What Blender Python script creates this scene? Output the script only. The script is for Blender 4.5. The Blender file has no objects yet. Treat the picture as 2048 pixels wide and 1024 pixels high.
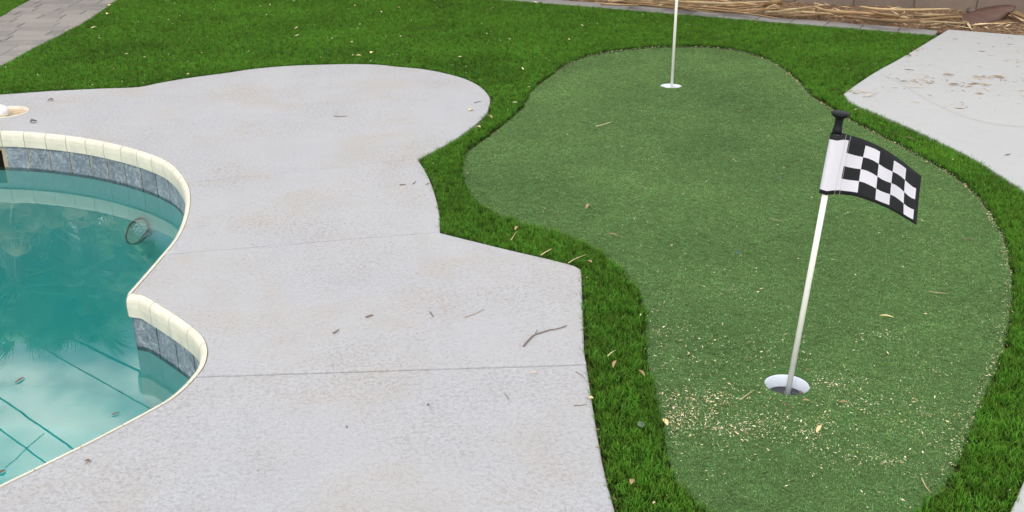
import bpy, bmesh, math, random
import numpy as np
from mathutils import Vector, Matrix
from mathutils.geometry import delaunay_2d_cdt
random.seed(7); RNG = np.random.default_rng(7)
C = bpy.context.scene.collection
SC = bpy.context.scene
# ------------------------------------------------------------------ camera, world, sun, exposure
F, PITCH, H = 2122.0, math.atan(887/2122.0), 1.28
cam = bpy.data.cameras.new('camera'); cam.sensor_width = 36; cam.lens = F/2048*36; cam.clip_end = 500; cam.clip_start = 0.05
co = bpy.data.objects.new('camera', cam); C.objects.link(co)
co.location = (0, 0, H); co.rotation_euler = (math.pi/2-PITCH, 0, 0); SC.camera = co

w = bpy.data.worlds.new('World'); SC.world = w; w.use_nodes = True
nt = w.node_tree; N = nt.nodes; L = nt.links; bgn = N['Background']
SUN_EL, SUN_AZ = math.radians(42), math.radians(200)
sky = N.new('ShaderNodeTexSky'); sky.sky_type = 'NISHITA'; sky.sun_disc = False
sky.sun_elevation = SUN_EL; sky.sun_rotation = SUN_AZ; sky.dust_density = 2.0
tc = N.new('ShaderNodeTexCoord'); nz = N.new('ShaderNodeTexNoise')
mp = N.new('ShaderNodeMapping'); mp.inputs['Scale'].default_value = (1.0, 1.0, 2.2); mp.inputs['Location'].default_value = (14.0194, 19.2554, .4252)
nz.inputs['Scale'].default_value = 4.6; nz.inputs['Detail'].default_value = 6; nz.inputs['Roughness'].default_value = .55
rp = N.new('ShaderNodeValToRGB'); rp.color_ramp.elements[0].position = .40; rp.color_ramp.elements[1].position = .60
mx = N.new('ShaderNodeMix'); mx.data_type = 'RGBA'
rp.color_ramp.elements[0].color = (.12, .12, .12, 1)
L.new(tc.outputs['Generated'], mp.inputs['Vector']); L.new(mp.outputs[0], nz.inputs['Vector']); L.new(nz.outputs['Fac'], rp.inputs[0])
L.new(rp.outputs[0], mx.inputs['Factor']); L.new(sky.outputs[0], mx.inputs['A']); cr2 = N.new('ShaderNodeValToRGB'); cr2.color_ramp.elements[0].position = .45; cr2.color_ramp.elements[0].color = (.30, .31, .33, 1); cr2.color_ramp.elements[1].position = .72; cr2.color_ramp.elements[1].color = (1, .95, .84, 1)
vm = N.new('ShaderNodeVectorMath'); vm.operation = 'SCALE'; vm.inputs['Scale'].default_value = 45
L.new(nz.outputs['Fac'], cr2.inputs[0]); L.new(cr2.outputs[0], vm.inputs[0]); L.new(vm.outputs[0], mx.inputs['B'])
L.new(mx.outputs['Result'], bgn.inputs['Color']); bgn.inputs['Strength'].default_value = 0.10
sd = bpy.data.lights.new('sun', 'SUN'); sd.energy = 1.3; sd.angle = math.radians(30); sd.color = (1, .95, .88)
so = bpy.data.objects.new('sun', sd); C.objects.link(so)
so.rotation_euler = (math.pi/2-SUN_EL, 0, math.pi-SUN_AZ)
SC.view_settings.view_transform = 'Standard'; SC.view_settings.look = 'None'; SC.view_settings.gamma = 1
SC.view_settings.use_curve_mapping = False; SC.view_settings.exposure = 0.0

# ------------------------------------------------------------------ helpers
cp, sp = math.cos(PITCH), math.sin(PITCH)
def ray(x, y):
    a, b = (x-1024)/F, (y-512)/F
    return Vector((a, cp-b*sp, -sp-b*cp))
def at(x, y, z=0.0):                      # place on a level plane
    d = ray(x, y); t = (z-H)/d.z; return Vector((d.x*t, d.y*t, z))
def atY(x, y, Y):                         # place on an upright plane at distance Y
    d = ray(x, y); t = Y/d.y; return Vector((d.x*t, Y, H+d.z*t))
def obj(name, me, mats=None, parent=None, kind=None, **kw):
    o = bpy.data.objects.new(name, me); C.objects.link(o)
    if mats is not None and me is not None and not me.materials:
        for m in (mats if isinstance(mats, (list, tuple)) else [mats]): me.materials.append(m)
    if parent: o.parent = parent
    if kind: o['kind'] = kind
    for k, v in kw.items(): o[k] = v
    return o
def mesh(name, v, f, smooth=False):
    me = bpy.data.meshes.new(name); me.from_pydata([tuple(p) for p in v], [], f); me.update()
    if smooth: me.polygons.foreach_set('use_smooth', [True]*len(me.polygons))
    return me
def frombm(name, bm, smooth=False):
    bmesh.ops.recalc_face_normals(bm, faces=bm.faces)
    me = bpy.data.meshes.new(name); bm.to_mesh(me); bm.free()
    if smooth: me.polygons.foreach_set('use_smooth', [True]*len(me.polygons))
    return me
def empty(name, loc, label, cat, group=None):
    o = bpy.data.objects.new(name, None); C.objects.link(o); o.location = loc; o.empty_display_size = .1
    o['label'] = label; o['category'] = cat
    if group: o['group'] = group
    return o
def catmull(pts, closed=False, step=.02, corners=()):
    P = [np.array(p[:2], float) for p in pts]; n = len(P); out = []
    rng_ = range(n if closed else n-1)
    for i in rng_:
        p1, p2 = P[i], P[(i+1) % n]
        p0 = P[i-1] if (closed or i > 0) else p1; p3 = P[(i+2) % n] if (closed or i+2 < n) else p2
        if i in corners: p0 = p1
        if (i+1) % n in corners: p3 = p2
        k = max(1, int(np.linalg.norm(p2-p1)/step))
        for j in range(k):
            t = j/k
            m1 = (p2-p0)/2; m2 = (p3-p1)/2
            h = (2*t**3-3*t**2+1)*p1+(t**3-2*t**2+t)*m1+(-2*t**3+3*t**2)*p2+(t**3-t**2)*m2
            out.append(h)
    if not closed: out.append(P[-1])
    return np.array(out)
def pxline(pts, z=0, **k): return catmull([at(x, y, z) for x, y in pts], **k)
def inside(poly, pts):
    x, y = pts[:, 0], pts[:, 1]; r = np.zeros(len(pts), bool); n = len(poly); j = n-1
    for i in range(n):
        xi, yi = poly[i]; xj, yj = poly[j]
        if yi != yj:
            c = ((yi > y) != (yj > y)) & (x < (xj-xi)*(y-yi)/(yj-yi)+xi); r ^= c
        j = i
    return r
def area(p): x, y = p[:, 0], p[:, 1]; return .5*np.sum(x*np.roll(y, -1)-y*np.roll(x, -1))
def ccw(p): return p if area(p) > 0 else p[::-1]
def inset(p, d):                           # p ccw
    t = np.roll(p, -1, 0)-np.roll(p, 1, 0); t /= (np.linalg.norm(t, axis=1)[:, None]+1e-9)
    return p+d*np.stack([-t[:, 1], t[:, 0]], 1)
def clip(p, a, nrm):                       # keep the side nrm points to
    out = []; d = (p-a) @ nrm; n = len(p)
    for i in range(n):
        j = (i+1) % n
        if d[i] >= 0: out.append(p[i])
        if (d[i] >= 0) != (d[j] >= 0): out.append(p[i]+(p[j]-p[i])*d[i]/(d[i]-d[j]))
    return np.array(out)
def dedupe(p, e=.002):
    out = [p[0]]
    for q in p[1:]:
        if np.linalg.norm(q-out[-1]) > e: out.append(q)
    if np.linalg.norm(out[0]-out[-1]) < e: out.pop()
    return np.array(out)
def fill(loops):
    v = []; e = []
    for lp in loops:
        b = len(v); n = len(lp); v += [Vector((float(q[0]), float(q[1]))) for q in lp]; e += [(b+i, b+(i+1) % n) for i in range(n)]
    ov, oe, of, *_ = delaunay_2d_cdt(v, e, [], 2 if len(loops) > 1 else 1, 1e-7)
    cen = np.array([[sum(ov[i].x for i in f)/len(f), sum(ov[i].y for i in f)/len(f)] for f in of])
    k = inside(loops[0], cen)
    for lp in loops[1:]: k &= ~inside(lp, cen)
    return ov, [f for f, q in zip(of, k) if q]
def slab(name, poly, ztop, thick, r, mats, parent=None, kind=None, holes=()):
    poly = ccw(dedupe(np.asarray(poly)[:, :2])); V = []; Fc = []
    prof = [(r, 0), (r*.5, -r*.13), (r*.13, -r*.5), (0, -r), (0, -thick)] if r > 0 else [(0, 0), (0, -thick)]
    ov, of = fill([inset(poly, prof[0][0])]+[np.asarray(h) for h in holes])
    V += [(p.x, p.y, ztop) for p in ov]; Fc += [list(f) if True else f for f in of]
    rings = []
    for d, z in prof:
        q = inset(poly, d); rings.append(len(V)); V += [(a, b, ztop+z) for a, b in q]
    n = len(poly)
    for a, b in zip(rings[:-1], rings[1:]):
        for i in range(n): j = (i+1) % n; Fc.append([a+i, b+i, b+j, a+j])
    for h in holes:
        b = len(V); m = len(h); V += [(q[0], q[1], ztop) for q in h]+[(q[0], q[1], ztop-thick) for q in h]
        for i in range(m): j = (i+1) % m; Fc.append([b+i, b+j, b+m+j, b+m+i])
    bm = bmesh.new(); vs = [bm.verts.new(p) for p in V]
    for f in Fc:
        try: bm.faces.new([vs[i] for i in f])
        except ValueError: pass
    bmesh.ops.remove_doubles(bm, verts=bm.verts, dist=1e-5)
    return obj(name, frombm(name, bm), mats, parent, kind)
def circ(c, r, n=32): return np.array([[c[0]+r*math.cos(2*math.pi*i/n), c[1]+r*math.sin(2*math.pi*i/n)] for i in range(n)])
def lathe(name, prof, n=24, mats=None, parent=None, mtx=None, smooth=True):
    V = []; Fc = []
    for r, z in prof:
        V += [(r*math.cos(2*math.pi*i/n), r*math.sin(2*math.pi*i/n), z) for i in range(n)]
    for k in range(len(prof)-1):
        for i in range(n): j = (i+1) % n; Fc.append([k*n+i, k*n+j, (k+1)*n+j, (k+1)*n+i])
    if prof[0][0] > 0 and prof[0][1] != prof[-1][1]: pass
    me = mesh(name, V, Fc, smooth)
    if mtx is not None: me.transform(mtx)
    return obj(name, me, mats, parent)
def tube_into(bm, pts, rad, n=6, cap=True):
    pts = [Vector(p) for p in pts]; rad = rad if isinstance(rad, (list, tuple)) else [rad]*len(pts); rings = []
    for i, p in enumerate(pts):
        t = (pts[min(i+1, len(pts)-1)]-pts[max(i-1, 0)]).normalized()
        a = t.cross(Vector((0, 0, 1))) if abs(t.z) < .9 else t.cross(Vector((1, 0, 0)))
        a.normalize(); b = t.cross(a)
        rings.append([bm.verts.new(p+(a*math.cos(2*math.pi*k/n)+b*math.sin(2*math.pi*k/n))*rad[i]) for k in range(n)])
    for r0, r1 in zip(rings[:-1], rings[1:]):
        for k in range(n): bm.faces.new([r0[k], r0[(k+1) % n], r1[(k+1) % n], r1[k]])
    if cap: bm.faces.new(rings[0]); bm.faces.new(rings[-1])

# ------------------------------------------------------------------ materials
class G:
    def __init__(s, name):
        s.m = bpy.data.materials.new(name); s.m.use_nodes = True; s.t = s.m.node_tree; s.b = s.t.nodes['Principled BSDF']
        s.out = s.t.nodes['Material Output']
    def n(s, t, **k):
        o = s.t.nodes.new(t)
        for a, v in k.items(): setattr(o, a, v)
        return o
    def l(s, a, b): s.t.links.new(a, b)
    def pos(s, scale=(1, 1, 1), rot=(0, 0, 0)):
        g = s.n('ShaderNodeNewGeometry'); m = s.n('ShaderNodeMapping'); m.inputs['Scale'].default_value = scale; m.inputs['Rotation'].default_value = rot
        s.l(g.outputs['Position'], m.inputs[0]); return m.outputs[0]
    def noise(s, sc, det=4, rough=.55, vec=None, dist=0):
        o = s.n('ShaderNodeTexNoise'); o.inputs['Scale'].default_value = sc; o.inputs['Detail'].default_value = det
        o.inputs['Roughness'].default_value = rough; o.inputs['Distortion'].default_value = dist
        s.l(vec if vec is not None else s.pos(), o.inputs['Vector']); return o.outputs['Fac']
    def vor(s, sc, feat='F1', vec=None, outp='Distance'):
        o = s.n('ShaderNodeTexVoronoi', feature=feat); o.inputs['Scale'].default_value = sc
        s.l(vec if vec is not None else s.pos(), o.inputs['Vector']); return o.outputs[outp]
    def ramp(s, fac, els):
        o = s.n('ShaderNodeValToRGB'); e = o.color_ramp.elements
        while len(e) < len(els): e.new(.5)
        for q, (p, c) in zip(e, els): q.position = p; q.color = (c if isinstance(c, tuple) else (c, c, c))+(1,)
        s.l(fac, o.inputs[0]); return o.outputs[0]
    def mix(s, fac, a, b, mode='MIX'):
        o = s.n('ShaderNodeMix', data_type='RGBA', blend_type=mode)
        for v, i in ((fac, 'Factor'), (a, 'A'), (b, 'B')):
            if isinstance(v, (int, float)): o.inputs[i].default_value = v
            elif isinstance(v, tuple): o.inputs[i].default_value = v+(1,)
            else: s.l(v, o.inputs[i])
        return o.outputs['Result']
    def math(s, op, a, b=0.0):
        o = s.n('ShaderNodeMath', operation=op)
        for v, i in ((a, 0), (b, 1)):
            if isinstance(v, (int, float)): o.inputs[i].default_value = v
            else: s.l(v, o.inputs[i])
        return o.outputs[0]
    def bump(s, h, dist, st=1.0, prev=None):
        o = s.n('ShaderNodeBump'); o.inputs['Distance'].default_value = dist; o.inputs['Strength'].default_value = st
        s.l(h, o.inputs['Height'])
        if prev is not None: s.l(prev, o.inputs['Normal'])
        return o.outputs[0]
    def fin(s, col=None, rough=.6, normal=None, spec=.5):
        if isinstance(col, tuple): s.b.inputs['Base Color'].default_value = col+(1,)
        elif col is not None: s.l(col, s.b.inputs['Base Color'])
        if isinstance(rough, (int, float)): s.b.inputs['Roughness'].default_value = rough
        else: s.l(rough, s.b.inputs['Roughness'])
        s.b.inputs['Specular IOR Level'].default_value = spec
        if normal is not None: s.l(normal, s.b.inputs['Normal'])
        return s.m
def randtint(g, col, amt=.25):
    oi = g.n('ShaderNodeObjectInfo'); r = g.math('ADD', g.math('MULTIPLY', oi.outputs['Random'], amt), 1-amt/2)
    cb = g.n('ShaderNodeCombineXYZ')
    for i in range(3): g.l(r, cb.inputs[i])
    return g.mix(1.0, col, cb.outputs[0], 'MULTIPLY')
def m_deck():
    g = G('sprayed_concrete')
    big = g.noise(1.1, 4, .6); mid = g.noise(7, 5, .6); stain = g.ramp(g.noise(2.3, 5, .62, dist=.6), [(.5, 0.), (.68, 1.)])
    warp = g.pos((1, 1.0, 1))
    fl = g.math('ADD', g.math('MULTIPLY', g.noise(88, 4, .6, dist=.5), .62), g.math('MULTIPLY', g.noise(210, 3, .6), .38)); pit = g.ramp(fl, [(.41, 0.), (.53, 1.)])
    zone = g.ramp(g.noise(1.7, 3, .6), [(.40, .35), (.62, 1.)])
    col = g.mix(big, (.385, .398, .445), (.45, .45, .462)); col = g.mix(g.math('MULTIPLY', stain, .48), col, (.40, .36, .31))
    col = g.mix(g.math('MULTIPLY', g.ramp(mid, [(.45, 0.), (.75, 1.)]), .3), col, (.36, .35, .35))
    inv = g.math('MULTIPLY', g.math('SUBTRACT', 1., pit), g.math('MULTIPLY', zone, .62)); col = g.mix(inv, col, g.mix(g.ramp(g.noise(2.6, 4), [(.42, 0.), (.62, 1.)]), (.25, .25, .27), (.29, .23, .18)))
    sp_ = g.ramp(g.vor(38), [(.0, 1.), (.055, 0.)]); sn = g.ramp(g.noise(9, 2), [(.5, 0.), (.6, .8)])
    col = g.mix(g.math('MULTIPLY', sp_, sn), col, (.15, .11, .08))
    n1 = g.bump(fl, .008, .9); n2 = g.bump(g.noise(260, 3), .0006, .5, n1)
    return g.fin(col, .8, n2, .3)
def m_patio():
    g = G('patio_concrete'); col = g.mix(g.noise(1.6, 4), (.375, .385, .40), (.425, .43, .435))
    col = g.mix(g.math('MULTIPLY', g.ramp(g.noise(14, 5), [(.5, 0.), (.8, 1.)]), .35), col, (.34, .33, .32))
    return g.fin(col, .8, g.bump(g.noise(120, 4), .0008, .6), .3)
def m_grass(name, base, mid, tip, dark, basepos=.3):
    g = G(name); a = g.n('ShaderNodeAttribute', attribute_name='h'); oi = g.n('ShaderNodeObjectInfo')
    c = g.ramp(a.outputs['Fac'], [(0., base), (basepos, dark), (.62, mid), (1., tip)])  # lawn foot is brown thatch; dark-to-bright stops paint self-shadow into the blades
    v = g.n('ShaderNodeHueSaturation'); g.l(c, v.inputs['Color'])
    big = g.math('ADD', g.math('MULTIPLY', g.ramp(g.mix(.35, g.noise(1.5, 3), g.noise(8, 4, .65)), [(.36, 0.), (.64, 1.)]), .42), .30)
    g.l(g.math('ADD', g.math('MULTIPLY', oi.outputs['Random'], .75), g.math('ADD', g.math('MULTIPLY', big, 1.2), .02)), v.inputs['Value'])
    g.l(g.math('ADD', g.math('MULTIPLY', oi.outputs['Random'], .03), .488), v.inputs['Hue'])
    g.fin(v.outputs[0], .5, None, .2)
    tr = g.n('ShaderNodeBsdfTranslucent'); g.l(v.outputs[0], tr.inputs[0]); ms = g.n('ShaderNodeMixShader'); ms.inputs[0].default_value = .22
    g.l(g.b.outputs[0], ms.inputs[1]); g.l(tr.outputs[0], ms.inputs[2]); g.l(ms.outputs[0], g.out.inputs[0]); return g.m
def plain(name, col, rough=.6, amt=.0, spec=.5, ns=0, nd=.0005):
    g = G(name); c = col
    if ns: c = g.mix(g.noise(ns, 4, .6), tuple(x*.72 for x in col), tuple(min(1, x*1.22) for x in col))
    if amt:
        if isinstance(c, tuple): c = g.mix(0., c, c)
        c = randtint(g, c, amt)
    return g.fin(c, rough, g.bump(g.noise(ns*3, 4), nd, .8) if ns else None, spec)
M = {}
M['deck'] = m_deck(); M['patio'] = m_patio()
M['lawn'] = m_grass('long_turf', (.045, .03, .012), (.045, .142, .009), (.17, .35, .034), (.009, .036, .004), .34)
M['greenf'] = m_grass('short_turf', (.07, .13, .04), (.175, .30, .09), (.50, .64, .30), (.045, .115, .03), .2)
g = G('turf_backing'); M['backing'] = g.fin(g.mix(g.noise(90, 3), (.03, .035, .01), (.09, .06, .03)), .9, g.bump(g.noise(200), .003), .1)
g = G('putting_turf'); M['green'] = g.fin(g.mix(g.noise(240, 3, .7), (.04, .095, .026), (.08, .165, .048)), .8, g.bump(g.noise(350, 3), .002, 1), .2)  # sheet kept dark: shade between the short blades put into its colour
g = G('bed_soil'); M['soil'] = g.fin(g.mix(g.ramp(g.noise(45, 6, .7), [(.35, 0.), (.65, 1.)]), (.07, .045, .03), (.36, .235, .145)), .95, g.bump(g.noise(60, 6, .7), .02, 1), .1)
M['coping'] = plain('cream_glaze', (.645, .617, .515), .4, .06, .5, 18, .0004)
def m_tile():
    g = G('slate_blue_tile'); a = g.noise(38, 6, .7, dist=1.2); b = g.noise(110, 4, .7)
    c = g.ramp(g.math('ADD', g.math('MULTIPLY', a, .65), g.math('MULTIPLY', b, .35)), [(.30, (.06, .08, .105)), (.5, (.17, .205, .245)), (.62, (.36, .40, .44))])
    sp_ = g.ramp(g.noise(14, 5, .7), [(.62, 0.), (.72, .7)]); c = g.mix(sp_, c, (.33, .31, .25))
    return g.fin(randtint(g, c, .25), .4, g.bump(a, .002, .6), .5)
M['tile'] = m_tile()
g = G('tile_grout'); M['grout'] = g.fin(g.mix(g.noise(40, 5, .7), (.20, .16, .10), (.52, .47, .36)), .9, g.bump(g.noise(120), .003), .2)
g = G('pool_plaster'); M['plaster'] = g.fin(g.mix(g.noise(3, 5), (.47, .77, .75), (.61, .87, .85)), .8, None, .2)
M['black'] = plain('black_plastic', (.004, .006, .009), .55, 0, .25)
M['pole'] = plain('white_fibreglass', (.84, .84, .80), .35)
M['cup'] = plain('white_plastic', (.82, .85, .90), .4, 0, .5)
M['liner'] = plain('cup_plastic', (.70, .75, .84), .45, 0, .4); M['insert'] = plain('dark_cup_insert', (.02, .022, .03), .5, 0, .5)
g = G('black_cloth'); wv = g.noise(900, 2); M['fblack'] = g.fin(g.mix(wv, (.006, .007, .009), (.02, .022, .026)), .75, g.bump(wv, .0004), .3)
g = G('white_cloth'); wv = g.noise(900, 2); M['fwhite'] = g.fin(g.mix(wv, (.62, .615, .70), (.74, .735, .82)), .7, g.bump(wv, .0003), .3)
M['straw'] = plain('dry_straw', (.44, .29, .16), .7, .7, .3, 40)
M['strawpale'] = plain('pale_straw', (.62, .48, .29), .7, .5, .3, 40)
M['seed'] = plain('pale_seed', (.82, .77, .58), .7, 0, .3, 60)
M['leaf'] = plain('dry_leaf', (.34, .235, .12), .6, .3, .3, 60)
M['brown'] = plain('brown_leaf', (.14, .10, .07), .6, .3, .3, 60)
M['bark'] = plain('twig_bark', (.21, .16, .135), .8, .3, .3, 90)
M['chip'] = plain('pale_wood_chip', (.76, .58, .30), .7, .2, .3, 50)
g = G('palm_boot_skin'); M['boot'] = g.fin(g.mix(g.noise(1, 5, .6, vec=g.pos((6, 60, 6), (0, 0, .2))), (.05, .025, .022), (.15, .085, .065)), .45, g.bump(g.noise(60), .002), .5)
def m_paver(name, a, b):
    g = G(name); oi = g.n('ShaderNodeObjectInfo')
    c = g.mix(oi.outputs['Random'], a, b); c = g.mix(g.math('MULTIPLY', g.ramp(g.noise(9, 5, .65), [(.4, 0.), (.7, 1.)]), .6), c, (.30, .265, .245))
    return g.fin(c, .85, g.bump(g.noise(90, 5), .003, .8), .3)
M['paver'] = m_paver('concrete_paver', (.17, .165, .16), (.27, .255, .24)); M['edging'] = m_paver('edging_paver', (.19, .19, .205), (.27, .265, .27))
g = G('wall_block'); M['block'] = g.fin(randtint(g, g.mix(g.noise(4, 6, .65), (.12, .095, .08), (.235, .18, .15)), .2), .9, g.bump(g.noise(160, 4), .003, .9), .2)
M['mortar'] = plain('dark_mortar', (.11, .085, .07), .95, 0, .2, 60)
M['tan'] = plain('tan_plastic', (.52, .40, .28), .6, 0, .4, 25)
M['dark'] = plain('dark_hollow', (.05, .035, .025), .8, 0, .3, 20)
M['steel'] = plain('brushed_steel', (.22, .25, .25), .3); M['steel'].node_tree.nodes['Principled BSDF'].inputs['Metallic'].default_value = .8
M['lens'] = plain('lens_glass', (.30, .50, .49), .15)
M['palm'] = plain('palm_leaf', (.30, .42, .17), .4, 1.5, .4, 5)
M['palmdry'] = plain('dead_palm_leaf', (.62, .53, .34), .7, .5, .3, 5)
M['trunk'] = plain('palm_bark', (.16, .11, .08), .9, 0, .2, 20, .01)
M['cable'] = plain('cable_rubber', (.02, .02, .02), .6)
M['blue'] = plain('blue_plastic', (.02, .12, .35), .4)
g = G('clear_plastic'); g.fin((.8, .85, .85), .1); g.b.inputs['Transmission Weight'].default_value = .0; g.b.inputs['Alpha'].default_value = .10; M['clear'] = g.m
# pool water: clear surface sheet over an absorbing body
g = G('pool_water'); fr = g.n('ShaderNodeFresnel'); fr.inputs['IOR'].default_value = 1.55
bn = g.bump(g.noise(2.2, 2, .4, vec=g.pos((1, 1.6, 1))), .006, .03); bn = g.bump(g.noise(9, 2, .4), .0012, .025, bn)
g.l(bn, fr.inputs['Normal']); gl = g.n('ShaderNodeBsdfGlossy'); gl.inputs['Roughness'].default_value = 0.0; gl.inputs['Color'].default_value = (1, 1, 1, 1); g.l(bn, gl.inputs['Normal'])
tr = g.n('ShaderNodeBsdfTransparent'); ms = g.n('ShaderNodeMixShader')
g.l(fr.outputs[0], ms.inputs[0]); g.l(tr.outputs[0], ms.inputs[1]); g.l(gl.outputs[0], ms.inputs[2]); g.l(ms.outputs[0], g.out.inputs['Surface'])
va = g.n('ShaderNodeVolumeAbsorption'); va.inputs['Color'].default_value = (.02, .87, .88, 1); va.inputs['Density'].default_value = .64
g.l(va.outputs[0], g.out.inputs['Volume']); g.t.nodes.remove(g.b); M['water'] = g.m

# ------------------------------------------------------------------ outlines traced on the ground
dk1 = [(-330, 215), (-150, 199), (0, 189), (100, 182), (200, 177), (275, 174), (317, 166), (375, 156), (450, 146), (512, 137), (588, 131), (690, 128), (752, 129), (793, 133), (846, 138), (893, 147), (934, 159), (963, 175), (978, 192), (980, 206), (970, 230), (941, 256), (912, 277), (868, 302), (836, 319)]
dk2 = [(836, 319), (854, 348), (868, 383), (878, 424), (880, 465)]
dk3 = [(880, 465), (944, 481), (1026, 501), (1100, 518), (1149, 531), (1160, 537), (1163, 548), (1165, 608), (1169, 700), (1176, 747), (1184, 801), (1195, 868), (1208, 937), (1231, 1024), (1268, 1140), (1330, 1300)]
deck_outer = np.vstack([pxline(dk1)[:-1], pxline(dk2)[:-1], pxline(dk3)])
pl1 = [(-400, 285), (-250, 268), (-100, 261), (4, 261), (53, 263), (101, 267), (144, 272), (184, 278), (223, 286), (258, 294.5), (293, 305), (326, 318), (348, 332), (365, 351), (377, 373), (381, 394), (379, 418), (371, 447), (355, 478), (323, 517), (292, 553), (262, 587)]
pl2 = [(262, 587), (285, 590), (312, 605), (358, 634), (394, 661), (409, 679), (415, 697), (414, 712), (407, 733), (380, 766), (350, 793), (314, 815), (207, 872), (78, 936), (0, 974), (-150, 1050), (-420, 1210)]
pool_v = np.vstack([pxline(pl1)[:-1], pxline(pl2)])           # far left -> corner -> near left
XL = -3.6
a0, a1 = pool_v[0], pool_v[-1]
pool_full = np.vstack([pool_v, catmull([a1, (a1[0]-.55, a1[1]+.0), (XL+.45, a1[1]+.55), (XL+.3, (a0[1]+a1[1])/2), (XL+.5, a0[1]-.5), a0], step=.05)[1:-1]])
pool_full = ccw(dedupe(pool_full))
n0 = deck_outer[0]; n1 = deck_outer[-1]
Cdeck = np.vstack([deck_outer, [[n1[0], .35], [a1[0], .35]], pool_v[::-1], [[a0[0], n0[1]+.0]]])
LEFT = np.array([[a0[0], n0[1]-.0], a0])
WEST = np.vstack([[[-5.2, .35], [a1[0], .35]]])
# ------------------------------------------------------------------ pool deck in slabs
deck = bpy.data.objects.new('pool_deck', None); C.objects.link(deck); deck['kind'] = 'structure'
def cut(poly, pa, pb, side, gap=.0019):
    A = at(*pa).xy; B = at(*pb).xy; d = (B-A).normalized(); n = np.array([-d.y, d.x])*side
    return clip(poly, np.array(A)+n*gap, n)
J = [((410, 362), (836, 317)), ((390, 503), (880, 463)), ((412, 752), (1176, 728))]
far = cut(Cdeck, *J[0], 1); rest = cut(Cdeck, *J[0], -1); s2 = cut(rest, *J[1], 1); rest = cut(rest, *J[1], -1)
s3 = cut(rest, *J[2], 1, .0028); s4 = cut(rest, *J[2], -1, .0028)
sk = at(10, 224).xy; hole = circ(sk, .105, 28)
slab('slab', far, 0, .09, .004, M['deck'], deck, holes=[hole]); slab('slab', s2, 0, .09, .004, M['deck'], deck)
slab('slab', s3, 0, .09, .006, M['deck'], deck); slab('slab', s4, 0, .09, .006, M['deck'], deck)
# deck on the far side of the pool, left of the frame
lw = [p for p in pool_full]
iL = [i for i in range(len(pool_full))]
west_edge = catmull([a1, (a1[0]-.55, a1[1]+.0), (XL+.45, a1[1]+.55), (XL+.3, (a0[1]+a1[1])/2), (XL+.5, a0[1]-.5), a0], step=.05)
west = np.vstack([west_edge, [[a0[0]-.003, n0[1]], [-5.6, n0[1]], [-5.6, .35], [a1[0]-.003, .35]]])
slab('slab', west, 0, .09, .004, M['deck'], deck)
for ja, jb in J:                        # coating that bridges the joints
    A = np.array(at(*ja).xy); B = np.array(at(*jb).xy); d = (B-A)/np.linalg.norm(B-A); n = np.array([-d[1], d[0]])*.008; A = A+d*.004; B = B-d*.012; z = -.0042 if ja[1] < 700 else -.0085
    obj('joint_fill', mesh('joint_fill', [(*(A-n), z), (*(B-n), z), (*(B+n), z), (*(A+n), z)], [[0, 1, 2, 3]]), M['deck'], deck)
# ------------------------------------------------------------------ pool
PN = len(pool_full)
seg = np.linalg.norm(np.roll(pool_full, -1, 0)-pool_full, axis=1); S = np.concatenate([[0], np.cumsum(seg)]); TOT = S[-1]
tng = np.roll(pool_full, -1, 0)-np.roll(pool_full, 1, 0); tng /= np.linalg.norm(tng, axis=1)[:, None]; nin = np.stack([-tng[:, 1], tng[:, 0]], 1)
def pc(s):
    s %= TOT; i = min(PN-1, int(np.searchsorted(S, s, 'right')-1)); t = (s-S[i])/max(1e-9, seg[i]); j = (i+1) % PN
    n = nin[i]*(1-t)+nin[j]*t; n /= np.linalg.norm(n)+1e-9
    return pool_full[i]*(1-t)+pool_full[j]*t, n
def sweep(s0, s1, prof, k=4):
    V = []; Fc = []; m = len(prof)
    for q in range(k+1):
        p, n = pc(s0+(s1-s0)*q/k)
        V += [(p[0]+n[0]*a, p[1]+n[1]*a, z) for a, z in prof]
    for q in range(k):
        for i in range(m): j = (i+1) % m; Fc.append([q*m+i, q*m+j, (q+1)*m+j, (q+1)*m+i])
    Fc.append(list(range(m))); Fc.append([k*m+i for i in range(m)][::-1])
    bm = bmesh.new(); vs = [bm.verts.new(v) for v in V]
    for f in Fc: bm.faces.new([vs[i] for i in f])
    return bm
WZ = -.166
def s_of(x, y):
    p = np.array(at(x, y).xy); return S[int(np.argmin(np.linalg.norm(pool_full-p, axis=1)))]
pool = empty('swimming_pool', (-2, 4, WZ), 'freeform swimming pool with cream edge tiles and a band of slate blue tiles', 'swimming pool')
def child(o):
    o.parent = pool; o.matrix_parent_inverse = Matrix.Translation((2, -4, -WZ)); return o
cprof = [(.001, -.0005), (.007, -.001), (.013, -.004), (.0175, -.010), (.020, -.018), (.021, -.035), (.019, -.067), (.001, -.067)]
s_ref = s_of(4, 261); s_corner = s_of(262, 587)
pitch = .108
def joints(a, b):                     # piece ends from a to b, even pitch
    k = max(1, round(abs(b-a)/pitch)); return [a+(b-a)*i/k for i in range(k+1)]
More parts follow.
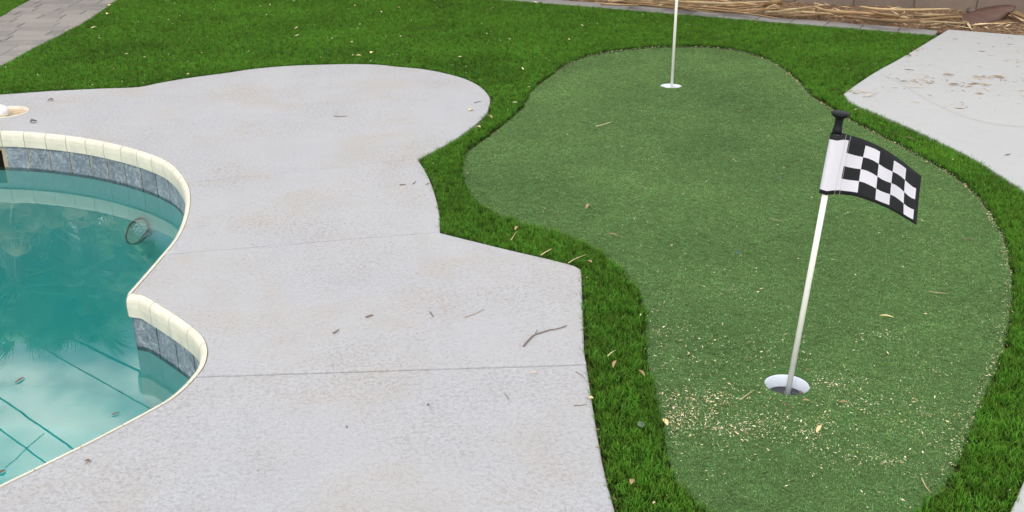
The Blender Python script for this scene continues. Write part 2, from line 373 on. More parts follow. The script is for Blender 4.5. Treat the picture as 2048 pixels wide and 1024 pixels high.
# orientation: find direction along which x grows
sgn = 1 if np.linalg.norm(pc(s_ref+.1)[0]-np.array(at(101, 267).xy)) < np.linalg.norm(pc(s_ref-.1)[0]-np.array(at(101, 267).xy)) else -1
def dist_dir(a, b): return ((b-a)*sgn) % TOT
d1 = dist_dir(s_ref, s_corner); rest_len = TOT-d1
k1 = round(d1/pitch); k2 = round(rest_len/pitch)
ends = [s_ref+sgn*d1*i/k1 for i in range(k1+1)]+[s_corner+sgn*rest_len*i/k2 for i in range(1, k2+1)]
mouth = (ends[-3], ends[-1])          # skimmer mouth just left of the first joint
for a, b in zip(ends[:-1], ends[1:]):
    gp = .0015*sgn; child(obj('coping_tile', frombm('coping_tile', sweep(a+gp, b-gp, cprof, 6), False), M['coping']))
    if not (min(dist_dir(mouth[0], a), 99) < .2 and a in ends[-3:-1]):
        gp = .0034*sgn+random.uniform(-.0006, .0006); t0 = random.uniform(.0075, .0092)
        child(obj('waterline_tile', frombm('waterline_tile', sweep(a+gp, b-gp, [(.003, -.0715), (t0, -.0715), (t0, -.180), (.003, -.180)], 3)), M['tile']))
# shell: grout band, plaster wall, floor, with the skimmer mouth left open
V = []; Fc = []; mi = []
P2 = [pc(S[i]) for i in range(PN)]
zs = [(.002, -.004, 0), (.005, -.068, 0), (.005, -.181, 1), (.007, -.1815, 1), (.02, -1.0, 1), (.05, -1.25, 1), (.12, -1.42, 1), (.26, -1.55, 1), (.5, -1.6, 1)]
for p, n in P2: V += [(p[0]+n[0]*a, p[1]+n[1]*a, z) for a, z, _ in zs]
m = len(zs); mlen = dist_dir(mouth[0], mouth[1])
for i in range(PN):
    j = (i+1) % PN
    for k in range(m-1):
        if k == 1 and 0 < dist_dir(mouth[0], S[i]) < mlen-.012: continue
        Fc.append([i*m+k, j*m+k, j*m+k+1, i*m+k+1]); mi.append(0 if k < 2 else 1)
fl = [np.array([V[i*m+m-1][0], V[i*m+m-1][1]]) for i in range(PN)]
ov, of = fill([np.array(fl)]); b = len(V); V += [(q.x, q.y, -1.6) for q in ov]; Fc += [[b+i for i in f] for f in of]; mi += [1]*len(of)
me = mesh('pool_shell', V, Fc); me.materials.append(M['grout']); me.materials.append(M['plaster']); me.polygons.foreach_set('material_index', mi)
child(obj('pool_shell', me))
ov, of = fill([inset(pool_full, .0015)]); n_ = len(ov)
ring = inset(pool_full, .004); V = [(q[0], q[1], WZ) for q in ring]+[(q[0], q[1], -1.26) for q in ring]
ovt, oft = fill([ring]); bm = bmesh.new()
for z in (WZ, -1.65):
    vs = [bm.verts.new((q.x, q.y, z)) for q in ovt]
    for f in oft: bm.faces.new([vs[i] for i in f])
R = len(ring)
top = [bm.verts.new((q[0], q[1], WZ)) for q in ring]; bot = [bm.verts.new((q[0], q[1], -1.65)) for q in ring]
for i in range(R): j = (i+1) % R; bm.faces.new([top[i], top[j], bot[j], bot[i]])
bmesh.ops.remove_doubles(bm, verts=bm.verts, dist=1e-5)
wo = obj('water', frombm('water', bm), M['water'], None, 'structure')
# skimmer: throat behind the mouth and round well in the deck
skm = empty('pool_skimmer', (sk.x, sk.y, 0), 'open round skimmer well in the deck with a dark mouth in the pool tiles', 'skimmer')
def kid(o, par):
    o.parent = par; o.matrix_parent_inverse = Matrix.Translation(-Vector(par.location)); return o
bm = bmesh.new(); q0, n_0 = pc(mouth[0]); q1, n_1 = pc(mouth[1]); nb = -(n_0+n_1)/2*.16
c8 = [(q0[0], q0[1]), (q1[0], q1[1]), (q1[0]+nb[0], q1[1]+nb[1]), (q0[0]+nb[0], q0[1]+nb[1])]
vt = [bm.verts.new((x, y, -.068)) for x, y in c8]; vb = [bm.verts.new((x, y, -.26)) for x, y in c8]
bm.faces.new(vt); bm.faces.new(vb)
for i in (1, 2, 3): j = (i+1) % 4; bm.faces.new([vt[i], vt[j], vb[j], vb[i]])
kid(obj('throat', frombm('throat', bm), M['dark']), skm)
T = Matrix.Translation((sk.x, sk.y, 0))
kid(lathe('rim', [(.1045, -.05), (.1045, .0015), (.103, .0025), (.099, .0025), (.0975, .001), (.0975, -.05)], 32, M['coping'], None, T), skm)
kid(lathe('basket_tray', [(.0, -.016), (.03, -.017), (.032, -.011), (.06, -.011), (.063, -.018), (.095, -.018), (.0972, -.012)], 32, M['tan'], None, T), skm)
# white hose fitting
hp = Vector((sk.x-.022, sk.y-.03, 0))
hf = empty('hose_fitting', hp, 'white plastic hose fitting standing at the open skimmer well, cut by the left edge', 'hose fitting')
TT = Matrix.Translation(hp+Vector((0, 0, -.02))) @ Matrix.Rotation(.25, 4, 'Y')
kid(lathe('fitting_body', [(0, .0), (.038, .0), (.038, .045), (.034, .055), (.025, .058), (0, .058)], 24, M['cup'], None, TT), hf)
kid(lathe('collar', [(.0385, .018), (.044, .020), (.044, .030), (.0385, .032)], 24, M['coping'], None, TT), hf)
# underwater lamp
best = None
for i in range(0, PN):
    p, n = P2[i]
    for z in np.arange(-.9, -.2, .02):
        v = Vector((p[0], p[1], z-H)); dpt = v.y*cp-v.z*sp
        if v.y < 1: continue
        px = 1024+F*v.x/dpt; py = 512-F*(v.y*sp+v.z*cp)/dpt
        e = (px-296)**2+(py-452)**2
        if n[1] > .2: e += 1e6
        if best is None or e < best[0]: best = (e, i, z)
_, i, z = best; p, n = P2[i]
lampo = empty('pool_lamp', (p[0]+n[0]*.06, p[1]+n[1]*.06, z), 'round pool lamp with steel ring on the underwater wall', 'pool lamp')
lampo.rotation_euler = Vector((n[0]*.75, n[1]*.75, .66)).to_track_quat('Z', 'Y').to_euler()
lathe('ring', [(.067, -.02), (.073, -.004), (.074, .003), (.071, .006), (.068, .003), (.067, -.004)], 32, M['steel'], lampo)
lathe('lens', [(.0, -.002), (.03, -.003), (.068, -.006)], 32, M['lens'], lampo)
lampo.scale = (.84, .84, .84)

# ------------------------------------------------------------------ green, patio, path, bed outlines
gr = [(1050, 211), (1058, 190), (1078, 170), (1103, 152), (1136, 130), (1180, 113), (1230, 104), (1294, 97), (1370, 95), (1421, 96), (1471, 102), (1510, 112), (1535, 121), (1567, 139), (1599, 166), (1623, 193), (1660, 217), (1700, 241), (1743, 263), (1800, 293), (1843, 316), (1886, 340), (1929, 370), (1966, 407), (1992, 447), (2009, 481), (2022, 540), (2024, 600), (2012, 675), (1996, 732), (1971, 790), (1946, 853), (1921, 915), (1896, 964), (1855, 1006), (1800, 1050), (1700, 1095), (1560, 1105), (1470, 1070), (1420, 1030), (1385, 1000), (1350, 962), (1334, 900), (1322, 850), (1312, 800), (1298, 745), (1292, 700), (1292, 650), (1287, 612), (1271, 577), (1232, 536), (1176, 492), (1108, 467), (1042, 449), (977, 424), (944, 397), (928, 364), (925, 337), (933, 308), (955, 290), (985, 268), (1010, 247), (1032, 229)]
GZ = -.014
green_o = ccw(catmull([at(x, y, GZ) for x, y in gr], closed=True, step=.02))
ptA = [(1896, 60), (1805, 115), (1754, 143), (1714, 169), (1687, 189)]
ptB = [(1687, 189), (1705, 207), (1750, 226), (1800, 248), (1849, 270), (1899, 294), (1949, 320), (1982, 340), (2009, 357), (2048, 384), (2105, 440), (2140, 560), (2135, 700), (2100, 850), (2048, 962), (2021, 1024), (1985, 1110), (1950, 1250)]
patio = np.vstack([pxline(ptA)[:-1], pxline(ptB), [[4.5, .5], [6.5, 3], [6.5, at(2300, 75).y], ]])
patio = np.vstack([patio, [at(2300, 82).xy, at(2048, 72).xy]])
slab('patio', patio, 0.004, .09, .006, M['patio'], None, 'structure')
# ground sheet and turf sheets
g = G('garden_ground'); gm = g.fin(g.mix(g.noise(3, 6), (.20, .15, .10), (.34, .26, .18)), .95, None, .1)
gp = np.array([[-60, -40], [60, -40], [60, 90], [-60, 90]], float)
ov, of = fill([gp, inset(pool_full, -.02)])
obj('ground', mesh('ground', [(p.x, p.y, -.10) for p in ov], of), gm, None, 'structure')
def line_pt(pa, pb, t):
    A = np.array(at(*pa).xy); B = np.array(at(*pb).xy); return A+(B-A)*t
eA, eB = np.array(at(1040, 2).xy), np.array(at(1876, 71).xy); ed = (eB-eA)/np.linalg.norm(eB-eA); en = np.array([-ed[1], ed[0]])
eL = eB-ed*9.5
print('edging', eA, eB, ed)
lawn_zone = np.array([[-6.5, .2], [4.2, .2], [4.2, 4.5], eB+ed*.02, eL])
lawn_zone = np.array([[-6.5, .2], [3.3, .2], [3.3, 5.0], eB+ed*.05, eL, [-6.5, eL[1]]])
bk = slab('turf_backing', lawn_zone, -.020, .06, 0, M['backing'], None, 'structure', holes=[inset(pool_full, -.03), circ(at(1574, 768, GZ).xy, .056, 28), circ(at(1342, 171, GZ).xy, .056, 28)])
slab('putting_green', green_o, GZ, .02, .004, M['green'], None, 'structure', holes=[circ(at(1574, 768, GZ).xy, .0545, 28), circ(at(1342, 171, GZ).xy, .0545, 28)])
# the green's holes must also pass through the backing sheet: cups sit in wells below
# ------------------------------------------------------------------ paver path, top left
pR = [(300, -45), (262, -18), (236, 0), (175, 42), (125, 69), (75, 94), (0, 134), (-120, 190)]
pL = [(-200, 110), (-60, 60), (0, 36), (25, 20), (62, 0), (110, -28), (160, -60)]
path_o = ccw(np.vstack([pxline(pR, -.005), pxline(pL, -.005)]))
def clean_clip(rect, polyR, polyL):
    return rect
path = bpy.data.objects.new('paver_path', None); C.objects.link(path); path['kind'] = 'structure'
slab('path_bed', path_o, -.012, .02, 0, plain('joint_sand', (.13, .12, .11), .95, 0, .2, 80), path)
pd = np.array(at(236, 0).xy-at(0, 134).xy); pd /= np.linalg.norm(pd); pn = np.array([-pd[1], pd[0]])
o0 = np.array(at(0, 134).xy)
row = -4
lens = [.15, .225, .225, .30, .15, .3]
for r in range(-16, 30):
    x = -2.2+random.uniform(-.2, 0)
    while x < 2.6:
        wd = random.choice(lens); hgt = .15
        c0 = o0+pn*(x)+pd*(r*hgt); cc = c0+pn*wd/2+pd*hgt/2
        gap = .003; q = np.array([c0+pn*gap+pd*gap, c0+pn*(wd-gap)+pd*gap, c0+pn*(wd-gap)+pd*(hgt-gap), c0+pn*gap+pd*(hgt-gap)])
        ins = inside(path_o, q)
        if ins.any() and cc[1] < 10.2:
            if not ins.all():                          # clip to the path edge locally
                edge = path_o[np.argsort(np.linalg.norm(path_o-cc, axis=1))[:2]]
                k = int(np.argmin(np.linalg.norm(path_o-cc, axis=1))); A = path_o[k-3]; B = path_o[(k+3) % len(path_o)]
                d = (B-A)/np.linalg.norm(B-A); q = clip(q, A, np.array([-d[1], d[0]]))
            if len(q) >= 3:
                q = ccw(q)
                if area(q) > .0015:
                    bm = bmesh.new(); dz = random.uniform(-.0015, .0015); tl = .004
                    cq = q.mean(0); vt = [bm.verts.new((*(a+(cq-a)*.03), dz)) for a in q]; vm = [bm.verts.new((a[0], a[1], dz-tl)) for a in q]; vb = [bm.verts.new((a[0], a[1], -.05)) for a in q]
                    bm.faces.new(vt)
                    for i in range(len(q)):
                        j = (i+1) % len(q); bm.faces.new([vt[i], vm[i], vm[j], vt[j]]); bm.faces.new([vm[i], vb[i], vb[j], vm[j]])
                    obj('paver', frombm('paver', bm), M['paver'], path)
        x += wd
# ------------------------------------------------------------------ edging pavers, bed and block wall, top right
def boxmesh(name, L_, W_, H_, bev=.004):
    bm = bmesh.new(); bmesh.ops.create_cube(bm, size=1, matrix=Matrix.Diagonal((L_, W_, H_, 1)))
    bmesh.ops.bevel(bm, geom=bm.edges[:], offset=bev, segments=1, affect='EDGES'); return frombm(name, bm)
edg = bpy.data.objects.new('edging_strip', None); C.objects.link(edg); edg['kind'] = 'structure'
ang = math.atan2(ed[1], ed[0]); em = boxmesh('edging_paver', .222, .152, .06)
for i in range(34):
    p = eB-ed*(.02+.1125+i*.2265)+en*.080
    o = obj('edging_paver', em, M['edging'], edg); o.location = (p[0], p[1], -.026+random.uniform(-.002, .002)); o.rotation_euler = (random.uniform(-.01, .01), 0, ang+random.uniform(-.008, .008))
wA, wB = np.array(at(1500, 6).xy), np.array(at(2048, 31).xy); wd_ = (wB-wA)/np.linalg.norm(wB-wA); wn = np.array([-wd_[1], wd_[0]])
0 and print('wall', wA, wB, wd_)
bed = np.array([eL+en*.157, eB+en*.157, at(1896, 57).xy, at(2300, 79).xy, wB+wd_*3+wn*.3, wA-wd_*9+wn*.3])
V = []; Fc = []; nx, ny = 160, 14
b0, b1 = eL+en*.155, eB+en*.155; 
for i in range(nx+1):
    t = i/nx; s = t*14.0; lo = b0+ed*s
    if s > np.linalg.norm(b1-b0):
        lo = np.array(at(1896, 58).xy)+(np.array(at(2300, 80).xy)-np.array(at(1896, 58).xy))*((s-np.linalg.norm(b1-b0))/2.0)
    k = (lo-wA) @ wd_; hi = wA+wd_*k+wn*.1
    for j in range(ny+1):
        u = j/ny; q = lo+(hi-lo)*u
        V.append((q[0], q[1], -.02+.035*min(1, u*3)+random.uniform(-.008, .012)*(0 if u == 0 else 1)))
for i in range(nx):
    for j in range(ny): a = i*(ny+1)+j; Fc.append([a, a+ny+1, a+ny+2, a+1])
obj('planting_bed', mesh('planting_bed', V, Fc, True), M['soil'], None, 'structure')
wang = math.atan2(wd_[1], wd_[0])
wall = empty('block_wall', (wA[0], wA[1], 0), 'brown concrete block garden wall behind the straw littered bed', 'wall')
wall.rotation_euler = (0, 0, wang)
bmk = boxmesh('block', .397, .19, .194, .004)
off = ((np.array(at(1588, 11).xy)-wA) @ wd_)
for c in range(8):
    for i in range(-22, 9):
        o = obj('block', bmk, M['block'], wall); o.location = (off+.406*i+.203+(c % 2)*.203, .098, .095+c*.203-.02)
bm = bmesh.new(); bmesh.ops.create_cube(bm, size=1, matrix=Matrix.Translation((-2.4, .098, .78)) @ Matrix.Diagonal((12.9, .182, 1.62, 1)))
obj('mortar_core', frombm('mortar_core', bm), M['mortar'], wall)

# ------------------------------------------------------------------ turf blades (geometry nodes on scattered points)
def blades(name, n, rad, lmin, lmax, wid, lean, seg_=3, flat=False):
    V = []; Fc = []; Hh = []
    for _ in range(n):
        a = random.uniform(0, 6.283); r = rad*math.sqrt(random.random()); x, y = r*math.cos(a), r*math.sin(a)
        d = random.uniform(0, 6.283); Ln = random.uniform(lmin, lmax); wv_ = wid*random.uniform(.75, 1.2); ln = random.uniform(.05, lean); fa = random.uniform(0, 6.283)
        ax, ay = math.cos(fa)*wv_/2, math.sin(fa)*wv_/2; b = len(V)
        for k in range(seg_+1):
            t = k/seg_; th = ln*(t**1.3); hx = Ln*t*math.sin(th); hz = Ln*t*math.cos(th)
            ww = 1-.25*t if k < seg_ else .12
            cx, cy = x+hx*math.cos(d), y+hx*math.sin(d)
            V += [(cx-ax*ww, cy-ay*ww, hz), (cx+ax*ww, cy+ay*ww, hz)]; Hh += [t, t]
        for k in range(seg_): Fc.append([b+2*k, b+2*k+1, b+2*k+3, b+2*k+2])
    me = mesh(name, V, Fc); at_ = me.attributes.new('h', 'FLOAT', 'POINT'); at_.data.foreach_set('value', Hh); return me
def scatter(name, pts, variants, mat, smin, smax, label, tilt=.15, zs=None, cat='grass'):
    me = bpy.data.meshes.new(name+'_points'); me.from_pydata([tuple(p) for p in pts], [], [])
    ob = obj(name, me, None, None, 'stuff', label=label, category=cat)
    col = bpy.data.collections.new(name+'_tufts')
    for k, v in enumerate(variants):
        v.materials.append(mat); t = bpy.data.objects.new('grass_tuft', v); col.objects.link(t)
    ng = bpy.data.node_groups.new(name, 'GeometryNodeTree')
    ng.interface.new_socket('Geometry', in_out='INPUT', socket_type='NodeSocketGeometry'); ng.interface.new_socket('Geometry', in_out='OUTPUT', socket_type='NodeSocketGeometry')
    n_ = ng.nodes; l_ = ng.links; gi = n_.new('NodeGroupInput'); go = n_.new('NodeGroupOutput')
    mtp = n_.new('GeometryNodeMeshToPoints'); iop = n_.new('GeometryNodeInstanceOnPoints'); ci = n_.new('GeometryNodeCollectionInfo')
    ci.inputs['Collection'].default_value = col; ci.inputs['Separate Children'].default_value = True; ci.inputs['Reset Children'].default_value = True
    rv = n_.new('FunctionNodeRandomValue'); rv.data_type = 'FLOAT_VECTOR'; rv.inputs[0].default_value = (-tilt, -tilt, 0); rv.inputs[1].default_value = (tilt, tilt, 6.283)
    rs = n_.new('FunctionNodeRandomValue'); rs.data_type = 'FLOAT'; rs.inputs[2].default_value = smin; rs.inputs[3].default_value = smax; rs.inputs['Seed'].default_value = 3
    l_.new(gi.outputs[0], mtp.inputs[0]); l_.new(mtp.outputs[0], iop.inputs['Points']); l_.new(ci.outputs[0], iop.inputs['Instance'])
    iop.inputs['Pick Instance'].default_value = True
    l_.new(rv.outputs[0], iop.inputs['Rotation']); l_.new(rs.outputs[1], iop.inputs['Scale']); l_.new(iop.outputs[0], go.inputs[0])
    md = ob.modifiers.new('scatter', 'NODES'); md.node_group = ng; return ob
def grid(x0, x1, y0, y1, d):
    st = 1/math.sqrt(d); X, Y = np.meshgrid(np.arange(x0, x1, st), np.arange(y0, y1, st)); P = np.stack([X.ravel(), Y.ravel()], 1)
    return P+RNG.uniform(-st*.6, st*.6, P.shape)
mask_out = [inset(ccw(dedupe(Cdeck)), -.005), west, inset(pool_full, -.01), inset(green_o, -.004), path_o]
def lawn_pts(y0, y1, d):
    P = grid(-5.0, 5.0, y0, y1, d)
    k = np.abs(P[:, 0]) < .56*P[:, 1]+.7; P = P[k]
    k = inside(lawn_zone, P) & ~inside(ccw(dedupe(patio)), P)
    for m_ in mask_out: k &= ~inside(m_, P)
    k &= ((P-eB) @ en) < -.004
    P = P[k]; return np.column_stack([P, np.full(len(P), -.020)])
LP = np.vstack([lawn_pts(.8, 4.2, 5200), lawn_pts(4.2, 10.2, 3600)])
print('lawn points', len(LP))
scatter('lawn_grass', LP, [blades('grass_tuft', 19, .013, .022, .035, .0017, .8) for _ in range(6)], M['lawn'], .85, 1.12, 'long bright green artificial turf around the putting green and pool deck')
P = grid(-1, 3.4, .9, 7.5, 9000); P = P[inside(inset(green_o, .004), P)]
for c in ((1574, 768), (1342, 171)):
    q = np.array(at(*c, GZ).xy); P = P[np.linalg.norm(P-q, axis=1) > .060]
print('green points', len(P))
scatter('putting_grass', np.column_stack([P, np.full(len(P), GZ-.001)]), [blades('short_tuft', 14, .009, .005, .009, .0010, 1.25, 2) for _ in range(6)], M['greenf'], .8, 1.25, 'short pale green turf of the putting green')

# ------------------------------------------------------------------ cups and flagsticks
def make_cup(c, label):
    e = empty('golf_cup', (c.x, c.y, GZ), label, 'golf cup', 'cups sunk in the putting green')
    lathe('cup_liner', [(.0545, -.08), (.0545, -.0035), (.0535, -.003), (.0525, -.005), (.0515, -.04), (.051, -.079)], 40, M['liner'], e)
    lathe('cup_base', [(0, -.036), (.018, -.037), (.022, -.034), (.048, -.034), (.0495, -.040)], 32, M['insert'], e)
    return e
cN = at(1574, 768, GZ); cF = at(1342, 171, GZ)
make_cup(cN, 'white golf cup with dark base at the foot of the chequered flag'); ef = make_cup(cF, 'far white golf cup at the top of the green')
for ch in ef.children:
    if ch.name == 'cup_base.001': bpy.data.objects.remove(ch)
lathe('cup_base', [(0, -.022), (.048, -.022), (.0495, -.03)], 32, M['cup'], ef)
def stick(base, top, label, r):
    e = empty('flagstick', base, label, 'flagstick', 'flagsticks on the putting green')
    d = (top-base); up = d.normalized(); b0 = -up*.035
    bm = bmesh.new(); tube_into(bm, [b0, d*.5, d], r, 20); po = obj('pole', frombm('pole', bm, True), M['pole'], e)
    for p_ in po.data.polygons:
        if len(p_.vertices) > 4: p_.use_smooth = False
    return e, up, d
bN = cN+Vector((.006, .0, 0)); tN = atY(1674.5, 262, bN.y+.0)
e1, up, dN = stick(bN, tN, 'short white flagstick with black knob and black and white chequered flag', .0068)
print('pole length', dN.length, 'lean deg', math.degrees(up.angle(Vector((0, 0, 1)))))
rot = up.to_track_quat('Z', 'Y').to_matrix().to_4x4(); rot.translation = dN
lathe('knob', [(.0, -.006), (.0105, -.006), (.0105, .006), (.0098, .007), (.0090, .014), (.0090, .026), (.0100, .030), (.0170, .034), (.0198, .037), (.0203, .040), (.0196, .0425), (.012, .044), (0, .0445)], 28, M['black'], e1, rot)
bF = cF+Vector((.004, 0, 0)); tF = atY(1356.5, -55, bF.y); tF = bF+(tF-bF).normalized()*.86
stick(bF, tF, 'far white flagstick in the upper cup, cut by the top of the frame', .0072)
# flag
def Z6(x, y): return (1600+x/3.94, 210+y/3.94)
topx = [240, 262, 300, 350, 392, 436, 480, 525, 562, 598, 635, 672, 708, 745, 777, 808, 840, 870, 900, 928, 957]
topc = [(240, 228), (300, 240), (350, 232), (392, 238), (480, 262), (525, 280), (600, 312), (635, 330), (700, 368), (750, 402), (800, 438), (850, 475), (900, 517), (957, 560)]
botx = [150, 172, 205, 255, 300, 350, 400, 450, 495, 542, 590, 625, 662, 700, 738, 777, 815, 842, 868, 888, 916]
botc = [(150, 692), (205, 710), (255, 704), (300, 702), (400, 712), (450, 722), (500, 738), (600, 775), (700, 818), (760, 850), (815, 884), (868, 916), (916, 946)]
ti = np.interp(topx, [a for a, _ in topc], [b for _, b in topc]); bi = np.interp(botx, [a for a, _ in botc], [b for _, b in botc])
vb = [0, .088, .195, .30, .41, .52, .63, .735, .835, .932, 1.0]; rowid = [-1, 0, 0, 1, 1, 2, 2, 3, 3, -2]
NU = len(topx); NV = len(vb); V = []; Fc = []; mi = []
Y0 = bN.y
pN0, pN1 = bN, tN
def flagpt(i, v, off=0):
    x = topx[i]+(botx[i]-topx[i])*v; y = ti[i]+(bi[i]-ti[i])*v
    if i > 4: y += (.35+math.sin(v*math.pi))*(7*math.sin((i-4)*1.0+v*1.2))*min(1, (i-4)/3)*math.sin(min(1, v*8, (1-v)*8)*1.57); x += math.sin(v*math.pi)*(-4+3*math.sin(i*.7))
    X, Yp = Z6(x, y); u = i/(NU-1)
    prof = {0: 0, 1: -.008, 2: -.0105, 3: -.006, 4: -.0005}
    dY = prof[i] if i <= 4 else .085*((i-4)/(NU-5))**1.1+.006*math.sin((i-4)*.55+v*1.5)+.003*math.sin((i-4)*1.3)*v
    return atY(X, Yp, Y0+dY+off)-bN
for i in range(NU):
    for v in vb: V.append(flagpt(i, v))
for i in range(NU-1):
    for j in range(NV-1):
        Fc.append([i*NV+j, (i+1)*NV+j, (i+1)*NV+j+1, i*NV+j+1]); rid = rowid[j]
        if rid < 0: c = 0
        elif i < 4: c = 1
        elif i >= 19: c = 0
        else: col_ = (i-4)//3; c = 1 if (col_+rid) % 2 == 1 else 0
        mi.append(c)
# back of the sleeve
b = len(V)
for i in range(5):
    for v in vb:
        q = flagpt(i, v); dd = {0: 0, 1: .016, 2: .020, 3: .010, 4: .0}[i]; V.append(q+Vector((0, dd, 0)))
for i in range(4):
    for j in range(NV-1):
        Fc.append([b+i*NV+j, b+i*NV+j+1, b+(i+1)*NV+j+1, b+(i+1)*NV+j]); mi.append(0 if rowid[j] < 0 else 1)
me = mesh('flag', V, Fc, True); me.materials.append(M['fblack']); me.materials.append(M['fwhite']); me.polygons.foreach_set('material_index', mi)
fo = obj('flag', me, None, e1)
sm = fo.modifiers.new('thickness', 'SOLIDIFY'); sm.thickness = .0007; sm.offset = 0
for k_, (i, tcol) in enumerate(((3.35, 'strawpale'), (4.2, 'strawpale'))):     # stitching lines of the sleeve
    bm = bmesh.new(); pts = []
    for v in np.linspace(.0, 1, 14):
        a_, b_ = flagpt(int(i), v), flagpt(int(i)+1, v); q = a_+(b_-a_)*(i-int(i)); pts.append(q+Vector((0, -.0008, .0)))
    tube_into(bm, pts, .00035, 4); obj('stitching', frombm('stitching', bm), plain('thread', (.55, .52, .48), .8), fo)

# ------------------------------------------------------------------ litter
def leafmesh(L_, W_, curl=.2, kind='leaf'):
    n = 8; V = []; Fc = []
    for i in range(n+1):
        t = i/n; w_ = W_/2*(math.sin(math.pi*t)**.8 if kind == 'leaf' else (1 if 0 < i < n else .7))+.0002; x = (t-.5)*L_; z = .0015+curl*L_*.3*(math.sin(math.pi*t)); y = curl*L_*.25*math.sin(t*3)
        V += [(x, y-w_, z+w_*.5), (x, y, z), (x, y+w_, z+w_*.5)]
    for i in range(n): a = i*3; Fc += [[a, a+3, a+4, a+1], [a+1, a+4, a+5, a+2]]
    me = mesh(kind, V, Fc, True); return me
def put(name, label, cat, p0, p1, wid, mat, z=0, curl=.15, kind='leaf', group=None, thick=.0006):
    A, B = at(*p0, z), at(*p1, z); L_ = (B-A).length
    o = obj(name, leafmesh(L_, wid, curl, kind), M[mat], None, None, label=label, category=cat)
    if group: o['group'] = group
    o.location = (A+B)/2; o.rotation_euler = (0, 0, math.atan2(B.y-A.y, B.x-A.x)); m_ = o.modifiers.new('t', 'SOLIDIFY'); m_.thickness = thick; return o
gz = GZ+.009; fz = .012
